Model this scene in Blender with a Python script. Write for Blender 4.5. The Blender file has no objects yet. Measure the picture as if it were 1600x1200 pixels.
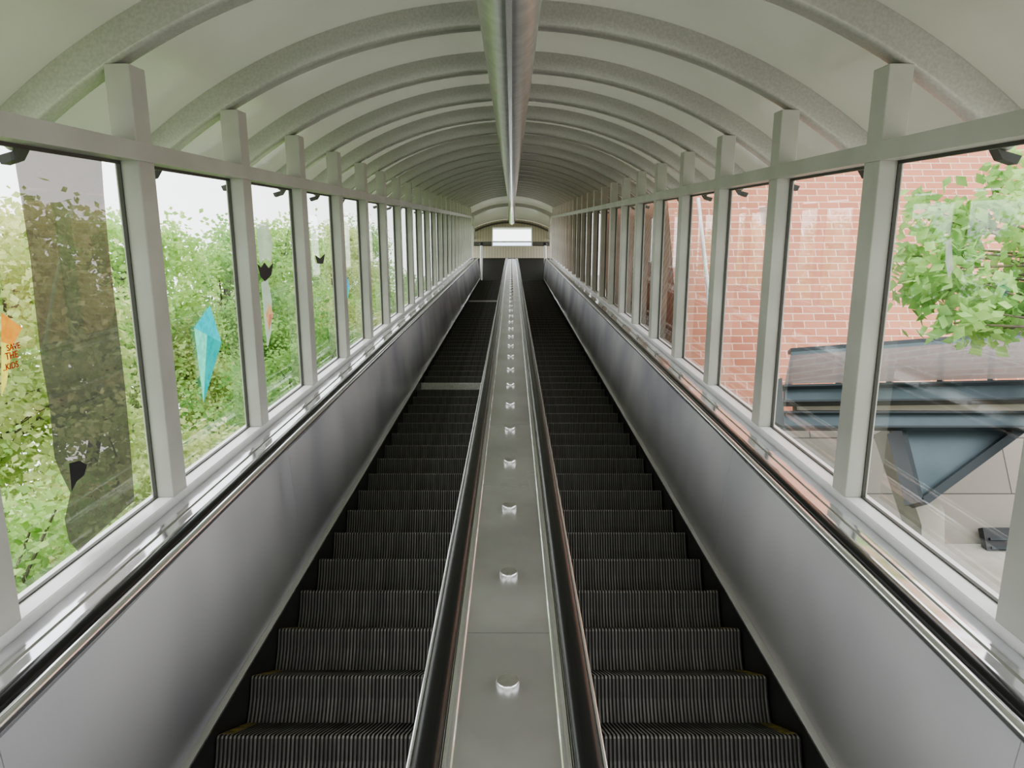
import bpy, bmesh, math, random
from mathutils import Vector, Matrix
random.seed(7)
C = bpy.context.scene.collection
TH = math.radians(30); CT, ST = math.cos(TH), math.sin(TH)
F = 1130.0; PITCH = math.radians(17.62); CAMX = 0.012
H0 = 2.056
# ------------------------------------------------------------------ paths
def make_path(us, R, bottom=True):
    """u = distance along the 30 degree slope; levels out after us with radius R; levels below when bottom"""
    y0 = lambda s: s*CT + H0*ST
    z0 = lambda s: s*ST - H0*CT
    R0, ub = 1.5, 0.76
    def P(u, k=0.0, x=0.0):
        if u > us:
            a = min((u-us)/R, TH); ang = TH - a
            y = y0(us) + R*(math.sin(TH) - math.sin(ang)); z = z0(us) + R*(math.cos(ang) - math.cos(TH))
            rest = u - us - R*TH
            if rest > 0: y += rest
        elif bottom and u < ub:
            a = min((ub-u)/R0, TH); ang = TH - a
            y = y0(ub) - R0*(math.sin(TH) - math.sin(ang)); z = z0(ub) - R0*(math.cos(ang) - math.cos(TH))
            rest = ub - u - R0*TH
            if rest > 0: y -= rest
        else:
            ang = TH; y, z = y0(u), z0(u)
        return Vector((x, y - k*math.sin(ang), z + k*math.cos(ang)))
    def A(u):
        if u > us: return TH - min((u-us)/R, TH)
        if bottom and u < ub: return TH - min((ub-u)/R0, TH)
        return TH
    P.us, P.R, P.bottom, P.A = us, R, bottom, A
    return P
ESC = make_path(28.0, 1.5, True)
TUN = make_path(29.2, 2.6, False)
UEND = 29.2 + 2.6*TH + 0.38
def usamples(P, u0, u1, step=None):
    s = {u0, u1}
    if step:
        n = max(1, int((u1-u0)/step)); s |= {u0+(u1-u0)*i/n for i in range(n+1)}
    for i in range(13):
        v = P.us + P.R*TH*i/12
        if u0 < v < u1: s.add(v)
        v = 0.76 - 1.5*TH*i/12
        if P.bottom and u0 < v < u1: s.add(v)
    return sorted(s)
def ray(px, py):
    fw = Vector((0, math.cos(PITCH), math.sin(PITCH))); up = Vector((0, -math.sin(PITCH), math.cos(PITCH)))
    return fw + Vector((1,0,0))*((px-800)/F) + up*((600-py)/F)
def W(px, py, Y):
    r = ray(px, py); return Vector((CAMX,0,0)) + r*(Y/r.y)
def G(px, py, X):
    r = ray(px, py); return Vector((CAMX,0,0)) + r*((X-CAMX)/r.x)
# ------------------------------------------------------------------ materials
def mat(name, col, rough=0.5, metal=0.0, col2=None, nscale=8.0, bump=0.0, bscale=60.0, stretch=None, lo=0.35, hi=0.65, detail=4):
    m = bpy.data.materials.new(name); m.use_nodes = True
    nt = m.node_tree; b = nt.nodes['Principled BSDF']
    b.inputs['Base Color'].default_value = (*col, 1); b.inputs['Roughness'].default_value = rough; b.inputs['Metallic'].default_value = metal
    tc = nt.nodes.new('ShaderNodeTexCoord'); mp = nt.nodes.new('ShaderNodeMapping')
    nt.links.new(tc.outputs['Object'], mp.inputs[0])
    if stretch: mp.inputs['Scale'].default_value = stretch
    if col2:
        n = nt.nodes.new('ShaderNodeTexNoise'); n.inputs['Scale'].default_value = nscale; n.inputs['Detail'].default_value = detail
        nt.links.new(mp.outputs[0], n.inputs[0])
        r = nt.nodes.new('ShaderNodeValToRGB'); r.color_ramp.elements[0].position = lo; r.color_ramp.elements[1].position = hi
        r.color_ramp.elements[0].color = (*col, 1); r.color_ramp.elements[1].color = (*col2, 1)
        nt.links.new(n.outputs[0], r.inputs[0]); nt.links.new(r.outputs[0], b.inputs['Base Color'])
    if bump:
        n = nt.nodes.new('ShaderNodeTexNoise'); n.inputs['Scale'].default_value = bscale
        nt.links.new(mp.outputs[0], n.inputs[0])
        bp = nt.nodes.new('ShaderNodeBump'); bp.inputs['Strength'].default_value = bump; bp.inputs['Distance'].default_value = 0.02
        nt.links.new(n.outputs[0], bp.inputs['Height']); nt.links.new(bp.outputs[0], b.inputs['Normal'])
    return m
M = {}
M['paint'] = mat('white_paint', (.46,.455,.415), .42, 0, (.53,.525,.485), 3)
M['sill'] = mat('sill_paint', (.78,.78,.78), .3, 0, (.86,.86,.86), 3)
M['rib'] = mat('rib_paint', (.41,.405,.37), .30, .15, (.48,.475,.44), 70)
M['galv'] = mat('galvanised', (.54,.54,.54), .28, .7, (.68,.68,.68), 10)
M['stud'] = mat('stud_metal', (.60,.60,.60), .22, .9, (.72,.72,.72), 30)
M['steel'] = mat('brushed_steel_reflections', (.66,.65,.71), .27, .36, (1.0,.99,1.0), .9, .7, .9, lo=.30, hi=.66, detail=2)  # large light and dark patches in the colour imitate soft reflections
M['chrome'] = mat('chrome', (.85,.85,.87), .15, .9)
M['deck'] = mat('deck_alu', (.50,.495,.49), .25, .68, (.66,.655,.65), 2.5, .08, 2.5)
M['outerdeck'] = mat('outer_deck', (.66,.66,.69), .13, .9, (.82,.82,.85), 3, .30, 3.0)
M['rubber'] = mat('black_rubber', (.012,.012,.013), .26)
M['gasket'] = mat('gasket', (.07,.068,.06), .5)
M['skirt'] = mat('skirt', (.13,.13,.14), .35, .6)
M['cleat'] = mat('cleat_top', (.15,.145,.135), .5, .25, (.27,.26,.24), 25, stretch=(1,.1,.1))
M['nosing'] = mat('worn_nosing', (.26,.25,.235), .45, .3, (.42,.41,.39), 25)
M['groove'] = mat('groove', (.045,.043,.040), .7)
M['dust'] = mat('dusty_cleat', (.70,.70,.67), .6, .1, (.85,.85,.82), 40)
M['yellow'] = mat('worn_yellow', (.14,.12,.08), .6, 0, (.50,.38,.10), 25)
M['floor'] = mat('landing', (.30,.30,.29), .5, .2, (.36,.36,.35), 6)
M['dark'] = mat('dark_metal', (.04,.04,.042), .5, .3)
M['rim'] = mat('rim_grey', (.12,.115,.10), .5)
M['lowerwall'] = mat('end_lower', (.05,.048,.044), .6)
M['ground'] = mat('ground_green', (.14,.24,.06), .9, 0, (.30,.44,.14), 2.0)
M['concrete'] = mat('concrete', (.36,.335,.29), .8, 0, (.44,.41,.36), 3)
M['slate'] = mat('slate_steel', (.065,.095,.108), .3, .3, (.095,.13,.145), 2)
M['slatedark'] = mat('slate_dark', (.022,.030,.034), .3, .3)
M['soffit'] = mat('soffit', (.42,.38,.30), .7)
M['bark'] = mat('bark', (.10,.08,.06), .9, 0, (.18,.15,.11), 12)
def panelled(name, c1, c2, mortar, bw, rh, ms, rough=.75, axis='xz', offset=.5):
    m = bpy.data.materials.new(name); m.use_nodes = True; nt = m.node_tree; b = nt.nodes['Principled BSDF']
    b.inputs['Roughness'].default_value = rough
    tc = nt.nodes.new('ShaderNodeTexCoord'); sp = nt.nodes.new('ShaderNodeSeparateXYZ'); cb = nt.nodes.new('ShaderNodeCombineXYZ')
    ad = nt.nodes.new('ShaderNodeMath'); ad.operation = 'ADD'
    nt.links.new(tc.outputs['Object'], sp.inputs[0]); nt.links.new(sp.outputs[0], ad.inputs[0]); nt.links.new(sp.outputs[1], ad.inputs[1])
    nt.links.new(ad.outputs[0], cb.inputs[0]); nt.links.new(sp.outputs[2], cb.inputs[1])
    br = nt.nodes.new('ShaderNodeTexBrick'); br.inputs['Scale'].default_value = 1; br.offset = offset
    br.inputs['Color1'].default_value = (*c1,1); br.inputs['Color2'].default_value = (*c2,1); br.inputs['Mortar'].default_value = (*mortar,1)
    br.inputs['Brick Width'].default_value = bw; br.inputs['Row Height'].default_value = rh; br.inputs['Mortar Size'].default_value = ms
    nt.links.new(cb.outputs[0], br.inputs[0]); nt.links.new(br.outputs[0], b.inputs['Base Color'])
    return m
M['brick'] = panelled('brick', (.45,.17,.105), (.58,.24,.15), (.70,.52,.42), .30, .113, .007)
M['slabs'] = panelled('concrete_slabs', (.25,.22,.19), (.32,.285,.245), (.08,.07,.06), 1.5, .75, .008, offset=.3)
M['vsiding'] = panelled('end_siding', (.56,.52,.42), (.60,.56,.46), (.26,.24,.19), .12, 9.0, .006, offset=0)
def glass(name, tint, base, haze=None, trans=False):
    m = bpy.data.materials.new(name); m.use_nodes = True; nt = m.node_tree; nt.nodes.clear()
    o = nt.nodes.new('ShaderNodeOutputMaterial'); mx = nt.nodes.new('ShaderNodeMixShader')
    t = nt.nodes.new('ShaderNodeBsdfTransparent'); t.inputs[0].default_value = (*tint,1)
    g = nt.nodes.new('ShaderNodeBsdfGlossy'); g.inputs['Roughness'].default_value = .02
    lw = nt.nodes.new('ShaderNodeLayerWeight'); lw.inputs[0].default_value = .5
    pw = nt.nodes.new('ShaderNodeMath'); pw.operation = 'POWER'; pw.inputs[1].default_value = 4.5
    ma = nt.nodes.new('ShaderNodeMath'); ma.operation = 'MULTIPLY_ADD'; ma.inputs[1].default_value = .85; ma.inputs[2].default_value = base
    nt.links.new(lw.outputs['Facing'], pw.inputs[0]); nt.links.new(pw.outputs[0], ma.inputs[0]); nt.links.new(ma.outputs[0], mx.inputs[0])
    nt.links.new(t.outputs[0], mx.inputs[1]); nt.links.new(g.outputs[0], mx.inputs[2]); last = mx
    if haze:
        d = nt.nodes.new('ShaderNodeBsdfTranslucent' if trans else 'ShaderNodeBsdfDiffuse'); d.inputs[0].default_value = (*haze[0],1)
        m2 = nt.nodes.new('ShaderNodeMixShader'); m2.inputs[0].default_value = haze[1]
        nt.links.new(mx.outputs[0], m2.inputs[1]); nt.links.new(d.outputs[0], m2.inputs[2]); last = m2
    nt.links.new(last.outputs[0], o.inputs[0])
    return m
M['glass'] = glass('window_glass', (.95,.97,.96), .12)
M['film'] = glass('smoky_film', (.27,.25,.235), .05, ((.17,.16,.15), .30), True)
M['scrap'] = glass('pale_scrap', (.8,.8,.8), .06, ((.60,.63,.60), .5), True)
M['canopyglass'] = glass('canopy_glass', (.34,.42,.44), .14, ((.11,.15,.16), .66))
def leafmat(name, c1, c2, fac=.45, scale=2.6):
    m = bpy.data.materials.new(name); m.use_nodes = True; nt = m.node_tree; nt.nodes.clear()
    o = nt.nodes.new('ShaderNodeOutputMaterial'); d = nt.nodes.new('ShaderNodeBsdfDiffuse'); t = nt.nodes.new('ShaderNodeBsdfTranslucent')
    mx = nt.nodes.new('ShaderNodeMixShader'); mx.inputs[0].default_value = fac
    tc = nt.nodes.new('ShaderNodeTexCoord'); n = nt.nodes.new('ShaderNodeTexNoise'); n.inputs['Scale'].default_value = scale; n.inputs['Detail'].default_value = 6
    r = nt.nodes.new('ShaderNodeValToRGB'); r.color_ramp.elements[0].position=.38; r.color_ramp.elements[1].position=.62
    r.color_ramp.elements[0].color=(*c1,1); r.color_ramp.elements[1].color=(*c2,1)
    nt.links.new(tc.outputs['Object'], n.inputs[0]); nt.links.new(n.outputs[0], r.inputs[0])
    for s in (d,t): nt.links.new(r.outputs[0], s.inputs[0])
    nt.links.new(d.outputs[0], mx.inputs[1]); nt.links.new(t.outputs[0], mx.inputs[2]); nt.links.new(mx.outputs[0], o.inputs[0])
    return m
M['leafA'] = leafmat('leaf_bright', (.32,.52,.16), (.58,.76,.32), .5)
M['leafB'] = leafmat('leaf_yellow', (.42,.54,.20), (.72,.76,.40), .5)
M['leafC'] = leafmat('leaf_deep', (.22,.42,.13), (.46,.66,.26), .5)
for nm,c in (('cyan',(.04,.55,.66)),('teal',(.03,.42,.44)),('aqua',(.18,.78,.62)),('orange',(.90,.36,.07)),('red',(.60,.05,.03)),('kiteyellow',(.85,.74,.16)),('bluep',(.06,.40,.80)),('paleorange',(.85,.50,.28)),('palered',(.70,.30,.22))):
    M[nm] = leafmat(nm+'_paint', c, tuple(min(1,v*1.25) for v in c), .6, 30)
# roof skin: pale sheet, with slight translucency added to brighten the tunnel
def skinmat():
    m = bpy.data.materials.new('roof_skin'); m.use_nodes = True; nt = m.node_tree
    b = nt.nodes['Principled BSDF']; b.inputs['Roughness'].default_value=.18; b.inputs['Base Color'].default_value=(.355,.36,.295,1)
    t = nt.nodes.new('ShaderNodeBsdfTranslucent'); t.inputs[0].default_value=(.70,.72,.58,1)
    mx = nt.nodes.new('ShaderNodeMixShader'); mx.inputs[0].default_value=.05
    nt.links.new(b.outputs[0], mx.inputs[1]); nt.links.new(t.outputs[0], mx.inputs[2]); nt.links.new(mx.outputs[0], nt.nodes['Material Output'].inputs[0])
    return m
M['skin'] = skinmat()
# ------------------------------------------------------------------ mesh helpers
def link(o, parent=None):
    C.objects.link(o)
    if parent: o.parent = parent
    return o
def build(name, verts, faces, m, parent=None, smooth=False, mi=None, recalc=True):
    me = bpy.data.meshes.new(name); me.from_pydata([tuple(v) for v in verts], [], faces)
    for k in (m if isinstance(m, (list,tuple)) else [m]): me.materials.append(k)
    if mi:
        for p, i in zip(me.polygons, mi): p.material_index = i
    if recalc:
        bm = bmesh.new(); bm.from_mesh(me); bmesh.ops.recalc_face_normals(bm, faces=bm.faces); bm.to_mesh(me); bm.free()
    if smooth:
        for p in me.polygons: p.use_smooth = True
        try: me.set_sharp_from_angle(angle=math.radians(40))
        except Exception: pass
    return link(bpy.data.objects.new(name, me), parent)
class MB:
    def __init__(s): s.v, s.f = [], []
    def hexa(s, pts):
        b = len(s.v); s.v += [Vector(p) for p in pts]
        for q in ((0,1,2,3),(4,5,6,7),(0,1,5,4),(1,2,6,5),(2,3,7,6),(3,0,4,7)): s.f.append(tuple(b+i for i in q))
    def box(s, x0,x1,y0,y1,z0,z1, fn=None):
        p = [Vector(q) for q in ((x0,y0,z0),(x1,y0,z0),(x1,y1,z0),(x0,y1,z0),(x0,y0,z1),(x1,y0,z1),(x1,y1,z1),(x0,y1,z1))]
        s.hexa([fn(q) for q in p] if fn else p)
    def prism(s, front, off):
        """polygon extruded by off"""
        b = len(s.v); n = len(front); s.v += [Vector(p) for p in front] + [Vector(p)+Vector(off) for p in front]
        s.f.append(tuple(b+i for i in range(n))); s.f.append(tuple(b+n+i for i in range(n)))
        for i in range(n): j=(i+1)%n; s.f.append((b+i,b+j,b+n+j,b+n+i))
    def tube(s, pts, rads, seg=8):
        b = len(s.v); n = len(pts)
        for i, p in enumerate(pts):
            p = Vector(p); t = (Vector(pts[min(i+1,n-1)]) - Vector(pts[max(i-1,0)])).normalized()
            a = t.orthogonal().normalized(); c = t.cross(a)
            r = rads[i] if isinstance(rads,(list,tuple)) else rads
            for j in range(seg):
                w = 2*math.pi*j/seg; s.v.append(p + a*r*math.cos(w) + c*r*math.sin(w))
        for i in range(n-1):
            for j in range(seg):
                k=(j+1)%seg; s.f.append((b+i*seg+j, b+i*seg+k, b+(i+1)*seg+k, b+(i+1)*seg+j))
        s.f.append(tuple(b+j for j in range(seg))); s.f.append(tuple(b+(n-1)*seg+j for j in range(seg)))
    def build(s, name, m, parent=None, smooth=False): return build(name, s.v, s.f, m, parent, smooth)
def sweep(name, prof, u0, u1, P, m, parent=None, closed=True, smooth=False, step=None, mb=None, disp=None):
    us = usamples(P, u0, u1, step); n = len(prof); v, f = [], []
    for u in us:
        for (x,k) in prof:
            if disp: x = x + disp(u,x,k)
            v.append(P(u,k,x))
    for i in range(len(us)-1):
        for j in range(n if closed else n-1):
            k=(j+1)%n; f.append((i*n+j, i*n+k, (i+1)*n+k, (i+1)*n+j))
    if closed: f.append(tuple(range(n))); f.append(tuple((len(us)-1)*n+j for j in range(n)))
    return build(name, v, f, m, parent, smooth)
def thing(name, label, cat, loc=(0,0,0), group=None):
    o = bpy.data.objects.new(name, None); C.objects.link(o); o.location = loc; o.empty_display_size=.1
    o['label']=label; o['category']=cat
    if group: o['group']=group
    return o
def tag(o, label, cat, group=None):
    o['label']=label; o['category']=cat
    if group: o['group']=group
    return o
def struct(o, label=None):
    o['kind']='structure'
    if label: o['label']=label; 
    return o
ONES = ['','first','second','third','fourth','fifth','sixth','seventh','eighth','ninth','tenth','eleventh','twelfth','thirteenth','fourteenth','fifteenth','sixteenth','seventeenth','eighteenth','nineteenth']
def nth(i):
    if i < 20: return ONES[i]
    t = {2:'twent',3:'thirt',4:'fort'}[i//10]
    return t+'ieth' if i%10==0 else t+'y-'+ONES[i%10]
# ------------------------------------------------------------------ tunnel shell
RC, RI = -2.15, 3.25       # arch centre (n) and inner rib radius
RD = .14                   # rib depth
def arch(R, a): return (R*math.sin(a), H0 + RC + R*math.cos(a))
AM = math.radians(40.8)
prof = [arch(RI+RD, -AM + 2*AM*i/48) for i in range(49)]
struct(sweep('ceiling', prof, -1.4, UEND, TUN, M['skin'], smooth=True, step=1.22, closed=False), 'pale curved barrel vault roof over the escalators')
NP = 24; U0 = 2.04; DU = 1.22
posts_u = [U0 + DU*i for i in range(NP)]
def place(o, u, P=TUN, k=H0):
    p = P(u, k); o.location = p; o.rotation_euler = (P.A(u),0,0)
# ribs (local frame: y along the slope, z normal): rounded rectangular tube
sec=[(RI+RD-.002,-.055),(RI+.020,-.055),(RI+.006,-.050),(RI+.001,-.042),(RI,-.034),(RI,.034),(RI+.001,.042),(RI+.006,.050),(RI+.020,.055),(RI+RD-.002,.055)]
v=[];f=[];NA=48;ns=len(sec)
for i in range(NA+1):
    a = -AM + 2*AM*i/NA
    for (R,y) in sec: v.append((R*math.sin(a), y, RC+R*math.cos(a)))
for i in range(NA):
    for j in range(ns): k=(j+1)%ns; f.append((i*ns+j,i*ns+k,(i+1)*ns+k,(i+1)*ns+j))
f += [tuple(range(ns)), tuple(NA*ns+j for j in range(ns))]
rib = build('roof_rib', v, f, M['rib'], smooth=True)
def bracket_mesh(sg):
    mb = MB(); xe = sg*RI*math.sin(AM); ze = RC+RI*math.cos(AM)
    mb.prism([(xe-sg*.04,-.03,ze+.01),(xe+sg*.07,-.03,ze-.02),(xe+sg*.055,-.03,ze-.055),(xe-sg*.01,-.03,ze-.035)], (0,.06,0))
    return mb
brs = [bracket_mesh(s).build('end_bracket', M['dark'], rib) for s in (-1,1)]
for i,u in enumerate(posts_u):
    if i==0: o=rib
    else:
        o = rib.copy(); C.objects.link(o)
        for b in brs: c=b.copy(); C.objects.link(c); c.parent=o
    place(o,u); tag(o, f'pale arched roof rib, {nth(i+1)} from the camera', 'roof rib', 'arched ribs under the vault')
# posts
def post_mesh(sg):
    mb = MB(); mb.box(sg*1.575, sg*1.680, -.055,.085, -1.25, .655)
    return mb
for sg, side in ((-1,'left'),(1,'right')):
    p0 = post_mesh(sg).build('window_post', M['paint'])
    bvm = p0.modifiers.new('b','BEVEL'); bvm.width=.005; bvm.segments=2
    for i,u in enumerate(posts_u):
        o = p0 if i==0 else p0.copy()
        if i: C.objects.link(o)
        place(o,u); tag(o, f'white steel post between windows of the {side} wall, {nth(i+1)} from the camera', 'post', f'window posts of the {side} wall')
    # top beam, sill, wall below
    x = lambda a: sg*a
    struct(sweep('trim_%d'%(1 if sg<0 else 2), [(x(1.562),H0+.268),(x(1.562),H0+.345),(x(1.69),H0+.345),(x(1.69),H0+.268)], -1.2, UEND, TUN, M['paint']), f'white head beam above the {side} windows')
    struct(sweep('trim_%d'%(3 if sg<0 else 4), [(x(1.577),H0-1.30),(x(1.577),H0-1.256),(x(1.582),H0-1.25),(x(1.70),H0-1.25),(x(1.70),H0-1.30)], -1.2, UEND, TUN, M['sill']), f'white sill below the {side} windows')
    struct(sweep('wall_%s'%side, [(x(1.60),-.9),(x(1.60),H0-1.302),(x(1.69),H0-1.302),(x(1.69),-.9)], -1.2, UEND, TUN, M['dark']), f'low wall behind the {side} balustrade')
    # windows
    L = DU-.14; CY=.015
    mb = MB(); a,b = (x(1.652), x(1.668))
    mb.box(a,b,-L/2+CY,L/2+CY,.255,.268); mb.box(a,b,-L/2+CY,L/2+CY,-1.25,-1.244); mb.box(a,b,-L/2+CY,-L/2+.005+CY,-1.244,.255); mb.box(a,b,L/2-.008+CY,L/2+CY,-1.244,.255)
    w0 = mb.build('window_0', M['gasket'])
    mb = MB(); mb.v=[Vector(p) for p in ((x(1.659),-L/2+.003+CY,-1.247),(x(1.659),L/2-.003+CY,-1.247),(x(1.659),L/2-.003+CY,.258),(x(1.659),-L/2+.003+CY,.258))]; mb.f=[(0,1,2,3)]
    g0 = mb.build('pane', M['glass'], w0)
    for i in range(-1, NP):
        nm = 'window_%d'%((i+2)+(0 if sg<0 else NP+1))
        if i==-1: o=w0; o.name=nm
        else:
            o = w0.copy(); o.name=nm; C.objects.link(o); c=g0.copy(); C.objects.link(c); c.parent=o
        place(o, U0+DU*(i+.5)); struct(o, f'clear window of the {side} wall, {nth(i+2)} counted up the slope')
# ridge pipe
pr = [(.14*math.cos(2*math.pi*i/32), H0+.945+.14*math.sin(2*math.pi*i/32)) for i in range(32)]
pipe = thing('ridge_pipe', 'long galvanised pipe running under the crown of the vault', 'pipe', TUN(0,H0+.945))
def reparent(o, p): o.parent=p; o.matrix_parent_inverse = Matrix.Translation(-Vector(p.location))
o = sweep('pipe_body', pr, -1.2, UEND-.3, TUN, M['galv'], smooth=True); reparent(o,pipe)
o = sweep('seam_strip', [(-.012,H0+.79),(.012,H0+.79),(.012,H0+.81),(-.012,H0+.81)], -1.2, UEND-.3, TUN, M['chrome']); reparent(o,pipe)
# ------------------------------------------------------------------ escalators
def step_mesh(x0, x1, dusty=False):
    path = [(.352,-.0),(.18,0),(.020,0),(.004,-.004),(0,-.014),(.006,-.05),(.014,-.10),(.012,-.15),(.002,-.205)]
    nrm = [(0,1),(0,1),(0,1),(-.7,.7),(-1,.1),(-1,.1),(-1,0),(-1,-.05),(-1,-.1)]
    nC = 58; pit = (x1-x0)/nC; cols=[]
    for i in range(nC):
        a = x0+pit*i
        cols += [(a,1),(a+pit*.50,1),(a+pit*.58,0),(a+pit*.93,0)]
    cols.append((x1,0))
    v=[];f=[];mi=[]; n=len(cols)
    for (p,q) in zip(path,nrm):
        for (x,t) in cols:
            d = 0 if t else -.006
            v.append((x, p[0]+q[0]*d, p[1]+q[1]*d))
    for r in range(len(path)-1):
        for c in range(n-1):
            f.append((r*n+c, r*n+c+1,(r+1)*n+c+1,(r+1)*n+c)); mi.append((2 if r in (1,2,3) else 0) if cols[c][1] and cols[c+1][1] else (0 if dusty else 1))
    # end cheeks
    for c in (0,n-1):
        f.append(tuple(r*n+c for r in range(len(path)))); mi.append(1)
    o = build('step', v, f, [M['dust'] if dusty else M['cleat'], M['groove'], M['dust'] if dusty else M['nosing']], mi=mi, recalc=False)
    return o
SU = 2.606; PITCHS=.404
def escalator(sg, side):
    root = thing('escalator', f'{side} escalator with dark ribbed steps and steel side panels', 'escalator', ESC(1.0,0,sg*.7))
    off = Vector(root.location)
    x0,x1 = (.207,1.205) if sg>0 else (-1.205,-.207)
    st = step_mesh(x0,x1); sd = step_mesh(x0,x1,True)
    yms=[]
    for a in (x0+.004, x1-.054):
        mb = MB(); mb.box(a,a+.05,.03,.345,-.002,.001); yms.append(mb.build('edge_marking', M['yellow']))
    usedn = used = False; first_m=True
    for i in range(-2, 66):
        u = SU+PITCHS*i
        dusty = sg<0 and i in (17,44)
        src = sd if dusty else st
        if src is st and not used: o=st; used=True
        elif src is sd and not usedn: o=sd; usedn=True
        else: o=src.copy(); C.objects.link(o)
        o.location = ESC(u,0)-off; o.parent=root
        if dusty: o['label']='paler dusty step'
        if i<14:
            for ym in yms:
                c = ym if first_m else ym.copy()
                if not first_m: C.objects.link(c)
                c.parent=o; c.location=(0,0,0)
            first_m=False
    if not usedn: bpy.data.objects.remove(sd)
    def sw(name, prof, u0,u1, m, **k):
        o = sweep(name, [(sg*a,b) for a,b in prof], u0,u1, ESC, m, **k); reparent(o,root); return o
    sw('skirt', [(1.210,-.35),(1.210,.05),(1.230,.05),(1.230,-.35)], -1.0, 29.6, M['skirt'])
    sw('skirt_edge_strip', [(1.206,.050),(1.206,.060),(1.240,.066),(1.240,.05)], -1.0, 29.6, M['chrome'])
    def dent(u,x,k):
        d=0
        if sg<0:
            d = .022*math.exp(-((u-3.95)/.06)**2-((k-.60)/.13)**2)
        return -d + .005*math.sin(u*2.3+k*5)
    ks=[.066+(.775-.066)*j/10 for j in range(11)]
    joints = [-1.0,1.6,4.05,6.5,8.95,11.4,13.85,16.3,18.75,21.2,23.65,26.1,29.6]
    for a,b in zip(joints, joints[1:]):
        pr = [(1.236+.066*(k-.066)/.72,k) for k in ks] + [(1.250+.066*(k-.066)/.72,k) for k in reversed(ks)]
        sw('side_panel', pr, a+.002,b-.002, M['steel'], step=.06 if a<6 else .4, disp=dent, smooth=True)
    nose=[(1.303+.020*math.cos(t),.806+.020*math.sin(t)) for t in [math.radians(a) for a in range(260,-20,-20)]]
    sw('rounded_rail', nose, -1.0,29.6, M['chrome'], smooth=True)
    sw('handrail_guide', [(1.310,.77),(1.318,.806),(1.386,.806),(1.392,.800),(1.40,.77)], -1.0,29.6, M['chrome'])
    hc=1.354
    pr=[(hc+.028*math.cos(t),.808+.024*math.sin(t)) for t in [math.pi*i/12 for i in range(13)]]
    sw('handrail', pr, -1.1,29.7, M['rubber'], smooth=True)
    for a,b in zip(joints, joints[1:]):
        sw('outer_deck_panel', [(1.390,.775),(1.394,.792),(1.416,.794),(1.424,.776),(1.48,.772),(1.486,.778),(1.500,.778),(1.506,.770),(1.574,.765),(1.574,.745),(1.40,.745)], a+.002,b-.002, M['outerdeck'])
    return root
escalator(-1,'left'); escalator(1,'right')
dv = thing('escalator_divider','narrow metal divider with two black handrails and a row of round studs between the escalators','divider', ESC(1.0,0,0))
def sw(name, prof, u0,u1, m, **k):
    o = sweep(name, prof, u0,u1, ESC, m, **k); reparent(o,dv); return o
dj=[-.9,2.06,4.5,6.94,9.38,11.82,14.26,16.7,19.14,21.58,24.02,26.46,29.5]
for a,b in zip(dj,dj[1:]):
    sw('deck_panel', [(-.130,.800),(.130,.800),(.130,.786),(-.130,.786)], a+.0015,b-.0015, M['deck'])
for sg in (-1,1):
    sw('inner_trim', [(sg*.130,.78),(sg*.130,.806),(sg*.134,.810),(sg*.142,.804),(sg*.147,.812),(sg*.154,.812),(sg*.156,.78)], -.9,29.5, M['chrome'])
    sw('handrail_guide', [(sg*.156,.78),(sg*.157,.806),(sg*.175,.808),(sg*.228,.810),(sg*.238,.806),(sg*.242,.790),(sg*.236,.775),(sg*.20,.76)], -.9,29.5, M['chrome'], smooth=True)
    hc=sg*.194
    pr=[(hc+.035*math.cos(t),.810+.026*math.sin(t)**.7) for t in [math.pi*i/14 for i in range(15)]]
    sw('handrail', pr, -1.0,29.6, M['rubber'], smooth=True)
    sw('side_panel', [(sg*.188,.785),(sg*.200,.785),(sg*.203,-.35),(sg*.188,-.35)], -.9,29.5, M['skirt'])
# studs
v=[];f=[];ns=24
prs=[(.033,0),(.033,.018),(.030,.022),(.0,.022)]
for (r,z) in prs[:-1]:
    for j in range(ns): v.append((r*math.cos(2*math.pi*j/ns), r*math.sin(2*math.pi*j/ns), z))
for i in range(2):
    for j in range(ns): k=(j+1)%ns; f.append((i*ns+j,i*ns+k,(i+1)*ns+k,(i+1)*ns+j))
f.append(tuple(2*ns+j for j in range(ns)))
s0 = build('stud', v,f,M['stud'],smooth=True)
for i in range(41):
    u=1.786+.647*i
    o = s0 if i==0 else s0.copy()
    if i: C.objects.link(o)
    o.parent=dv; o.location = ESC(u,.800)-Vector(dv.location); o.rotation_euler=(ESC.A(u),0,0)
# landings
mb=MB(); mb.box(-1.6,1.6,-3,1.0,-1.75,-1.60); struct(mb.build('floor',M['floor']),'lower landing floor')
zl = ESC(30,0).z
mb=MB(); mb.box(-1.9,1.9,26.05,28.0,zl-.2,zl); struct(mb.build('floor',M['floor']),'upper landing floor')
struct(sweep('floor', [(-1.6,-.55),(1.6,-.55),(1.6,-.6),(-1.6,-.6)], -.5,29.3, ESC, M['dark']),'added dark sheet under the steps to block light')  # unseen sheet, added to stop light rising through the gaps between steps
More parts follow.
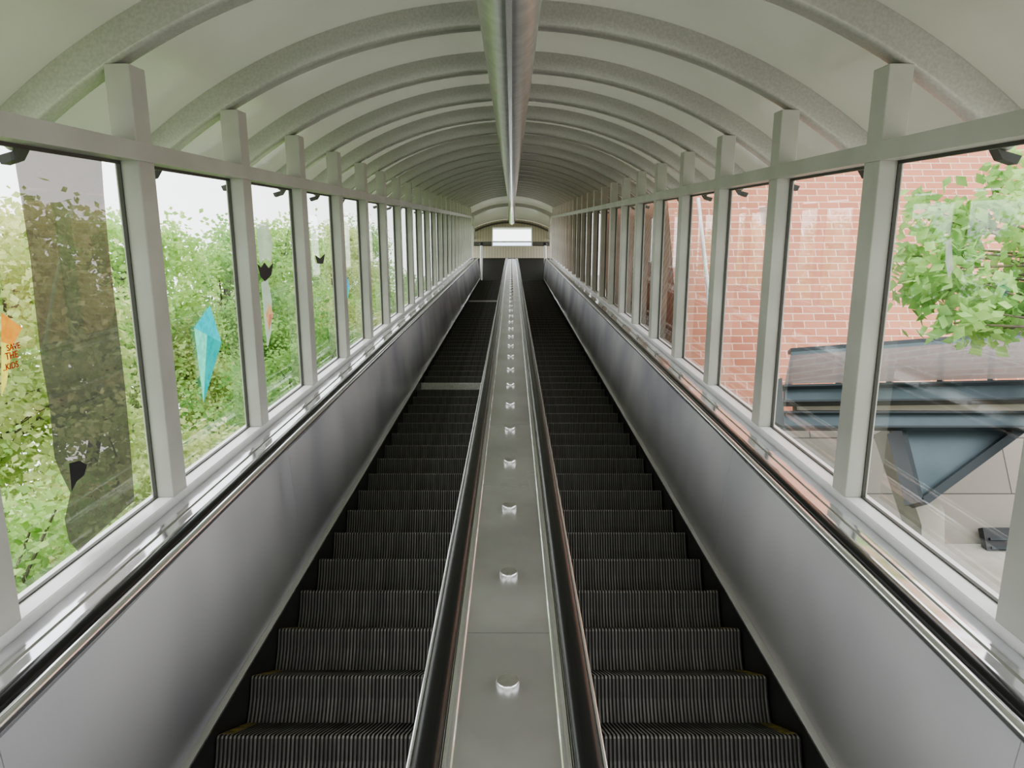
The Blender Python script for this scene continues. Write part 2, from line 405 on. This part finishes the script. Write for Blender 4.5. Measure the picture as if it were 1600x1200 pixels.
# ------------------------------------------------------------------ upper end wall
YW=28.0
mb=MB(); mb.box(-2.3,2.3,YW,YW+.2,zl-.3,14.56); struct(mb.build('wall_end',M['lowerwall']),'dark lower part of the end wall')
mb=MB(); mb.box(-2.3,2.3,YW-.03,YW+.2,14.56,15.12); struct(mb.build('wall_end_beige',M['vsiding']),'beige panel band of the end wall')
mb=MB(); mb.box(-2.3,-.87,YW,YW+.2,15.12,17.2); mb.box(.9,2.3,YW,YW+.2,15.12,17.2); mb.box(-.87,.9,YW,YW+.2,16.07,17.2)
struct(mb.build('wall_end_siding',M['vsiding']),'beige siding around the end window')
mb=MB(); mb.box(-2.2,-.87,YW-.06,YW,15.16,15.33); mb.box(.9,2.2,YW-.06,YW,15.16,15.33)
struct(mb.build('trim_5',M['rim']),'dark band on the end wall beside the window')
# dark arched rim against the end wall
v=[];f=[]
for i in range(33):
    a=-AM+2*AM*i/32
    for (R,y) in ((RI-.06,-.05),(RI+.0,-.05),(RI+.0,0),(RI-.06,0)):
        p=TUN(UEND,H0); v.append((R*math.sin(a), p.y+y-.02, p.z+RC+R*math.cos(a)))
for i in range(32):
    for j in range(4): k=(j+1)%4; f.append((i*4+j,i*4+k,(i+1)*4+k,(i+1)*4+j))
f += [(0,1,2,3), tuple(32*4+j for j in range(4))]
struct(build('trim_6',v,f,M['rim']),'dark arched rim where the vault meets the end wall')
mb=MB(); mb.box(-.87,-.82,YW-.03,YW+.1,15.12,16.07); mb.box(.85,.9,YW-.03,YW+.1,15.12,16.07); mb.box(-.82,.85,YW-.03,YW+.1,16.02,16.07); mb.box(-.82,.85,YW-.03,YW+.1,15.12,15.16); mb.box(-.82,.85,YW-.03,YW+.05,15.34,15.38)
wn = struct(mb.build('window_51',M['sill']),'bright window high in the end wall')
mb=MB(); mb.v=[Vector(p) for p in ((-.82,YW+.05,15.38),(.85,YW+.05,15.38),(.85,YW+.05,16.02),(-.82,YW+.05,16.02))]; mb.f=[(0,1,2,3)]
mb.build('pane',M['glass'],wn)
M['bluepane']=glass('blue_pane',(.55,.66,.80),.06)
mb=MB(); mb.v=[Vector(p) for p in ((-.82,YW+.05,15.16),(.85,YW+.05,15.16),(.85,YW+.05,15.34),(-.82,YW+.05,15.34))]; mb.f=[(0,1,2,3)]
mb.build('tinted_pane',M['bluepane'],wn)
for sg,xx,side in ((-1,-1.27,'left'),(1,1.40,'right')):
    t = thing('end_pole', f'slim pale pole with dark round head at the top of the {side} handrail','pole',(xx,27.2,zl))
    mb=MB(); mb.tube([(0,0,0),(0,0,2.3)],.06,12); mb.build('pole',M['sill'],t,True)
    mb=MB(); mb.tube([(0,0,2.28),(0,0,2.31),(0,0,2.37),(0,0,2.43),(0,0,2.46)],[.04,.08,.10,.08,.03],12); mb.build('head',M['dark'],t,True)
# ------------------------------------------------------------------ stickers and film on the panes (they lie on the glass plane)
XG=-1.653
def flat(name, pts, X, m, parent=None, th=.0012):
    mb=MB(); q=[G(a,b,X) for a,b in pts]; mb.v=q; mb.f=[tuple(range(len(q)))]; return mb.build(name,m,parent)
o=flat('tint_film', [(18,216),(60,222),(100,228),(158,240),(162,300),(171,400),(183,500),(195,600),(204,700),(210,782),(170,818),(122,862),(108,846),(101,812),(110,770),(96,742),(85,715),(78,640),(64,560),(54,470),(47,400),(36,330),(26,270)], XG, M['film'])
tag(o,'large torn strip of smoky window film peeling off the nearest left window','window film')
o=flat('torn_film_flap', [(108,724),(124,720),(136,726),(132,742),(120,752),(112,768),(110,745)], -1.640, M['dark'])
tag(o,'small dark curled flap of torn film low on the nearest left window','window film')
for pts,lab in (([(400,352),(418,346),(426,380),(424,410),(414,404),(406,412),(402,380)],'pale scrap of film high on the third left window'),
                ([(408,442),(418,434),(425,470),(424,518),(418,545),(413,500)],'long pale scrap of film in the middle of the third left window')):
    tag(flat('film_scrap',pts,XG,M['scrap']),lab,'window film')
tag(flat('film_scrap',[(402,412),(408,418),(413,410),(420,419),(427,410),(424,430),(414,440),(407,432)],-1.645,M['dark']),'black ragged scrap of film on the third left window','window film')
tag(flat('film_scrap',[(492,398),(500,404),(508,396),(505,412),(496,412)],XG,M['dark']),'tiny black scrap of film on the fourth left window','window film')
def kite(nm, top,right,bot,left, mats, label):
    cx=(top[0]+bot[0])/2*.5+(left[0]+right[0])/4; cy=(left[1]+right[1])/2
    t=flat('kite_sticker',[top,right,(cx,cy)],XG+.004,mats[0]); 
    for m_,a,b in ((mats[1],right,bot),(mats[2],bot,left),(mats[0],left,top)):
        flat('kite_panel',[a,b,(cx,cy)],XG+.004,m_,t)
    tag(t,label,'window sticker'); return t
kite('k',(328,477),(346,535),(318,630),(303,512),(M['cyan'],M['teal'],M['aqua']),'turquoise painted kite on the second left window')
kite('k',(421,472),(427,490),(420,518),(415,492),(M['paleorange'],M['palered'],M['paleorange']),'small faded orange kite on the third left window')
kite('k',(542,432),(546,448),(543,470),(539,450),(M['bluep'],M['cyan'],M['bluep']),'small blue kite on the fifth left window')
k1=flat('kite_sticker',[(2,488),(35,512),(20,540),(2,534)],XG,M['orange']); flat('kite_panel',[(2,534),(20,540),(10,600),(2,620)],XG,M['kiteyellow'],k1)
tag(k1,'orange and yellow kite cut by the photo edge on the nearest left window','window sticker')
txt = None
for line,(px,py),sz in (('SAVE',(11,549),.024),('THE',(9,563),.027),('..KIDS',(5,580),.024)):
    cu = bpy.data.curves.new('lettering','FONT'); cu.body=line; cu.size=sz*1.25; cu.extrude=.0006
    tmp = bpy.data.objects.new('tmp',cu); C.objects.link(tmp); bpy.context.view_layer.update()
    me = bpy.data.meshes.new_from_object(tmp.evaluated_get(bpy.context.evaluated_depsgraph_get())); bpy.data.objects.remove(tmp)
    me.materials.clear(); me.materials.append(M['red'])
    # text right = up the slope, text up = normal to the slope, facing +x
    R_ = Matrix(((0,0,1),(CT,-ST,0),(ST,CT,0)))
    p=G(px,py,-1.645); me.transform(Matrix.Translation(p) @ R_.to_4x4())
    o=bpy.data.objects.new('lettering',me); C.objects.link(o)
    if txt is None: txt=o; tag(o,'red hand lettering SAVE THE ..KIDS under the orange kite','lettering')
    else: o.name='lettering_line'; o.parent=txt
for pts,lab in (([(1478,378),(1486,370),(1490,420),(1482,436),(1477,410)],'pale scrap of film on the nearest right window'),
                ([(1186,325),(1202,322),(1205,350),(1190,352)],'pale scrap of film high on the third right window')):
    tag(flat('film_scrap',pts,1.653,M['scrap']),lab,'window film')
# ------------------------------------------------------------------ outside: vegetation
def leaves(centers, N, spread, size, rnd):
    v=[];f=[]
    for i in range(N):
        c = rnd.choice(centers); p = Vector((rnd.gauss(0,spread),rnd.gauss(0,spread),rnd.gauss(0,spread*.8)))+Vector(c)
        d = Vector((rnd.gauss(0,1),rnd.gauss(0,1),rnd.gauss(0,.6)-.3)).normalized(); s_=d.orthogonal().normalized()
        q = Matrix.Rotation(rnd.uniform(0,6.28),3,d) @ s_; L=size*rnd.uniform(.7,1.3); w=L*.34
        b=len(v); v += [p, p+d*L*.45+q*w, p+d*L, p+d*L*.45-q*w]; f.append((b,b+1,b+2,b+3))
    return v,f
def ell(rnd, n, rx, rz, cz=0, shell=.5):
    out=[]
    while len(out)<n:
        p=Vector((rnd.uniform(-1,1),rnd.uniform(-1,1),rnd.uniform(-1,1)))
        if shell<p.length<1: out.append((p.x*rx,p.y*rx,cz+p.z*rz))
    return out
def make_tree(rnd, m, h=6.0, rx=1.8, rz=2.3, N=12000, size=.13, ncl=80, spread=.25):
    root = bpy.data.objects.new('tree',None); C.objects.link(root)
    cs = ell(rnd,ncl,rx,rz,h-rz,.3)
    v,f = leaves(cs,N,spread,size,rnd); build('foliage',v,f,m,root,recalc=False)
    mb=MB(); mb.tube([(0,0,-1.5),(.05,.02,h*.3),(-.05,.05,h*.6),(0,0,h*.9)],[.13,.11,.08,.02],8)
    for c in cs[::4]:
        z0=max(h*.25,c[2]-1.0); mb.tube([(0,0,z0),(c[0]*.5,c[1]*.5,(z0+c[2])/2+.1),c],[.04,.025,.008],5)
    mb.build('trunk',M['bark'],root,True)
    return root
def make_bush(rnd, m, rx=1.4, rz=1.4, N=13000, size=.085, ncl=80, spread=.17):
    root = bpy.data.objects.new('bush',None); C.objects.link(root)
    cs = ell(rnd,ncl,rx,rz,rz*.7,.4); cs=[c for c in cs if c[2]>-.2]
    v,f = leaves(cs,N,spread,size,rnd); build('foliage',v,f,m,root,recalc=False)
    mb=MB()
    for c in cs[::4]: mb.tube([(0,0,-.3),(c[0]*.4,c[1]*.4,c[2]*.6),c],[.03,.02,.008],5)
    mb.build('stems',M['bark'],root,True)
    return root
def copy_tree(o):
    c=o.copy(); C.objects.link(c)
    for ch in o.children: d=ch.copy(); C.objects.link(d); d.parent=c
    return c
def S(x,s,n): return Vector((x, s*CT-n*ST, s*ST+n*CT))
rnd=random.Random(3)
GN=-4.7
protoT=[make_tree(rnd,M['leafA']),make_tree(rnd,M['leafB'],rx=1.7),make_tree(rnd,M['leafC'],rx=1.9)]
usedT=set()
tl=[(-7.6,7.6,.25,2),(-7.4,11.6,.4,1),(-8.0,15.8,.2,0),(-7.6,20.5,0,2),(-7.9,26,.1,0),(-7.4,32,0,1),(-8.2,39,.2,2),(-7.0,4.0,-.1,0)]
kinds=['bright green leafy tree','yellow-green leafy tree','deep green leafy tree']
for i,(x,s,top,k) in enumerate(tl):
    o = copy_tree(protoT[k]) if k in usedT else protoT[k]; usedT.add(k)
    p=S(x,s,top); o.location=(p.x,p.y,p.z-6.1); o.rotation_euler=(0,0,rnd.uniform(0,6))
    tag(o,f'{kinds[k]} outside the left windows, {nth(i+1)} in the line uphill' if i<7 else 'lower bright green tree beside the nearest left window','tree','trees outside the left windows')
protoB=[make_bush(rnd,M['leafA']),make_bush(rnd,M['leafB']),make_bush(rnd,M['leafC'])]
usedB=set(); bi=0
for s in (1.6,4.4,7.3,10.4,14.0,18,22.5,28):
    for x,hn in ((-4.0,-3.6),(-7.0,-3.7)):
        if x==-7.0 and s in (10.4,): continue
        k=rnd.choice((0,0,1,2)); o = copy_tree(protoB[k]) if k in usedB else protoB[k]; usedB.add(k)
        p=S(x,s+rnd.uniform(-.2,.2),hn+rnd.uniform(-.3,.2)); o.location=(p.x,p.y,p.z-.6); o.rotation_euler=(0,0,rnd.uniform(0,6)); o.scale=(1.0,)*3
        bi+=1
        tag(o,f'{["bright green","yellow-green","deep green"][k]} bush on the slope below the left windows, {nth(bi)} going uphill','bush','bushes on the left slope')
v=[];f=[]
for s in (-8,60):
    for x,n in ((-1.75,GN),(-7.5,GN-.2),(-45,-24)): v.append(S(x,s,n))
f=[(0,1,4,3),(1,2,5,4)]
struct(build('ground',v,f,M['ground']),'green hillside left of the tunnel')
mb=MB(); mb.hexa([S(1.75,-8,-4),S(30,-8,-4),S(30,60,-4),S(1.75,60,-4),S(1.75,-8,-4.4),S(30,-8,-4.4),S(30,60,-4.4),S(1.75,60,-4.4)])
struct(mb.build('ground',M['concrete']),'paved slope right of the tunnel')
# ------------------------------------------------------------------ outside right: brick building, canopy, tree
YB=9.5
bd=thing('brick_building','red brick building close outside the right windows','building',(6,YB,-1))
zb=W(1300,655,YB).z
mb=MB(); mb.box(2.35,11,YB,YB+7,zb,11); o=mb.build('brick_wall',M['brick']); reparent(o,bd)
mb=MB(); mb.box(2.35,11,YB-.02,YB+6.9,-3,zb); o=mb.build('concrete_base',M['slabs']); reparent(o,bd)
cn=thing('entrance_canopy','blue-grey steel and glass canopy with angled brace in front of the brick building','canopy',tuple(W(1400,640,6.5)))
def part(name,mb,m): o=mb.build(name,m); reparent(o,cn); return o
def lerp(a,b,t): return a+(b-a)*t
FL=[W(1226,600,6.2),W(1700,588,6.2)]; RL=[W(1236,550,8.4),W(1700,516,8.4)]
mb=MB(); mb.v=[FL[0],FL[1],RL[1],RL[0]]; mb.f=[(0,1,2,3)]; part('glass_roof',mb,M['canopyglass'])
for a in range(7):
    t=a/6.0; p0=lerp(FL[0],FL[1],t); p1=lerp(RL[0],RL[1],t); d=Vector((.05,0,0))
    mb=MB(); mb.prism([p0,p0+d,p1+d,p1],(0,0,-.08)); part('rafter',mb,M['slatedark'])
mb=MB(); mb.prism([RL[0],RL[1],RL[1]+Vector((0,0,.05)),RL[0]+Vector((0,0,.05))],(0,.1,0)); part('rear_beam',mb,M['slatedark'])
mb=MB(); mb.prism([W(1226,604,6.1),W(1700,594,6.1),W(1700,620,6.1),W(1226,626,6.1)],(0,.03,0)); part('front_beam',mb,M['slate'])
for (a,b) in ((601,591),(625,620)):
    mb=MB(); mb.prism([W(1224,a,6.0),W(1700,b,6.0),W(1700,b+3,6.0),W(1224,a+3,6.0)],(0,.15,0)); part('beam_flange',mb,M['slatedark'])
mb=MB(); mb.prism([W(1245,629,6.15),W(1700,625,6.15),W(1700,642,6.15),W(1245,641,6.15)],(0,.1,0)); part('soffit',mb,M['soffit'])
mb=MB(); mb.prism([W(1220,643,6.15),W(1700,643,6.15),W(1700,667,6.15),W(1220,667,6.15)],(0,.05,0)); part('lower_beam',mb,M['slate'])
for y in (642,665):
    mb=MB(); mb.prism([W(1218,y,6.08),W(1700,y,6.08),W(1700,y+3,6.08),W(1218,y+3,6.08)],(0,.12,0)); part('beam_flange',mb,M['slatedark'])
mb=MB(); mb.prism([W(1412,668,6.3),W(1600,668,6.3),W(1440,782,6.3)],(0,.05,0)); part('brace_plate',mb,M['slate'])
mb=MB(); mb.prism([W(1590,668,6.2),W(1612,668,6.2),W(1450,788,6.2),W(1438,780,6.2)],(0,.25,0)); part('brace_flange',mb,M['slatedark'])
mb=MB(); mb.prism([W(1408,668,6.2),W(1415,668,6.2),W(1444,784,6.2),W(1438,784,6.2)],(0,.25,0)); part('brace_flange',mb,M['slatedark'])
mb=MB(); mb.prism([W(1180,640,6.0),W(1192,600,6.0),W(1222,590,6.0),W(1226,668,6.0)],(0,.1,0)); part('end_plate',mb,M['slatedark'])
mb=MB(); mb.prism([W(1388,668,6.6),W(1418,668,6.6),W(1476,800,6.6),W(1476,1000,6.6),W(1440,1000,6.6),W(1440,820,6.6)],(0,.3,0))
tag(mb.build('concrete_pier',M['concrete']),'slanting pale concrete pier under the steel canopy brace','pier')
p=W(1558,940,YB-.2); 
vg=thing('vent_grille','dark vent grille low on the concrete base','vent',tuple(p))
mb=MB(); mb.box(0,.9,0,.1,0,.9); mb.build('frame',M['dark'],vg)
for q in range(7):
    mb=MB(); mb.box(.05,.85,-.03,0,.08+q*.11,.11+q*.11); mb.build('slat',M['slatedark'],vg)
mb=MB(); mb.tube([W(1091,310,8.4),W(1106,450,8.4),W(1113,600,8.4)],.025,8); tag(mb.build('white_conduit',M['sill'],None,True),'thin white leaning pole in front of the brick wall','pole')
rt=thing('tree','bright green tree reaching across the brick wall at the right edge','tree',tuple(W(1750,900,5.5)))
cl=[(1440,325),(1478,345),(1560,290),(1590,320),(1425,400),(1450,460),(1490,505),(1530,485),(1580,440),(1590,380),(1545,335),(1430,440),(1505,395),(1620,300),(1640,400),(1640,480),(1560,500),(1465,420),(1600,500),(1530,440),(1570,470),(1595,270),(1600,420),(1610,350),(1540,512),(1515,460),(1520,345),(1475,385)]
cs=[W(a,b,5.5+rnd.uniform(-.4,.4)) for a,b in cl]
v,f=leaves(cs,1800,.11,.12,rnd); o=build('foliage',v,f,M['leafC'],recalc=False); reparent(o,rt)
mb=MB(); base=W(1750,900,5.5); mid=W(1735,450,5.5); mb.tube([base,W(1745,650,5.5),mid,W(1700,250,5.5)],[.12,.10,.07,.02],8)
for c in cs: 
    st_=W(1738,560,5.5) if c.z<mid.z else mid
    mb.tube([st_,(st_+c)/2+Vector((0,0,.12)),c],[.025,.014,.005],5)
o=mb.build('trunk',M['bark'],None,True); reparent(o,rt)
# ------------------------------------------------------------------ light, world, camera
w=bpy.data.worlds.new('World'); bpy.context.scene.world=w; w.use_nodes=True; nt=w.node_tree
bg=nt.nodes['Background']; bg.inputs[1].default_value=2.0
tc=nt.nodes.new('ShaderNodeTexCoord'); sp=nt.nodes.new('ShaderNodeSeparateXYZ'); rp=nt.nodes.new('ShaderNodeValToRGB')
mr=nt.nodes.new('ShaderNodeMapRange'); mr.inputs[1].default_value=-1; mr.inputs[2].default_value=1
nt.links.new(tc.outputs['Generated'],sp.inputs[0]); nt.links.new(sp.outputs[2],mr.inputs[0]); nt.links.new(mr.outputs[0],rp.inputs[0]); nt.links.new(rp.outputs[0],bg.inputs[0])
e=rp.color_ramp.elements; e[0].position=.40; e[0].color=(.42,.45,.40,1); e[1].position=.52; e[1].color=(.97,.97,1,1)
sun=bpy.data.lights.new('sun','SUN'); sun.energy=1.2; sun.angle=math.radians(40); sun.color=(1,.98,.95)
so=bpy.data.objects.new('sun',sun); C.objects.link(so); so.rotation_euler=(math.radians(35),math.radians(-25),0)
cam=bpy.data.cameras.new('cam'); co=bpy.data.objects.new('camera',cam); C.objects.link(co)
co.location=(CAMX,0,0); co.rotation_euler=(math.pi/2+PITCH,0,0); cam.sensor_width=36; cam.lens=F/1600*36; cam.clip_start=.05; cam.clip_end=500
bpy.context.scene.camera=co
bpy.context.scene.view_settings.view_transform='AgX'
try: bpy.context.scene.view_settings.look='AgX - Medium High Contrast'
except Exception: pass
bpy.context.scene.view_settings.exposure=0.85
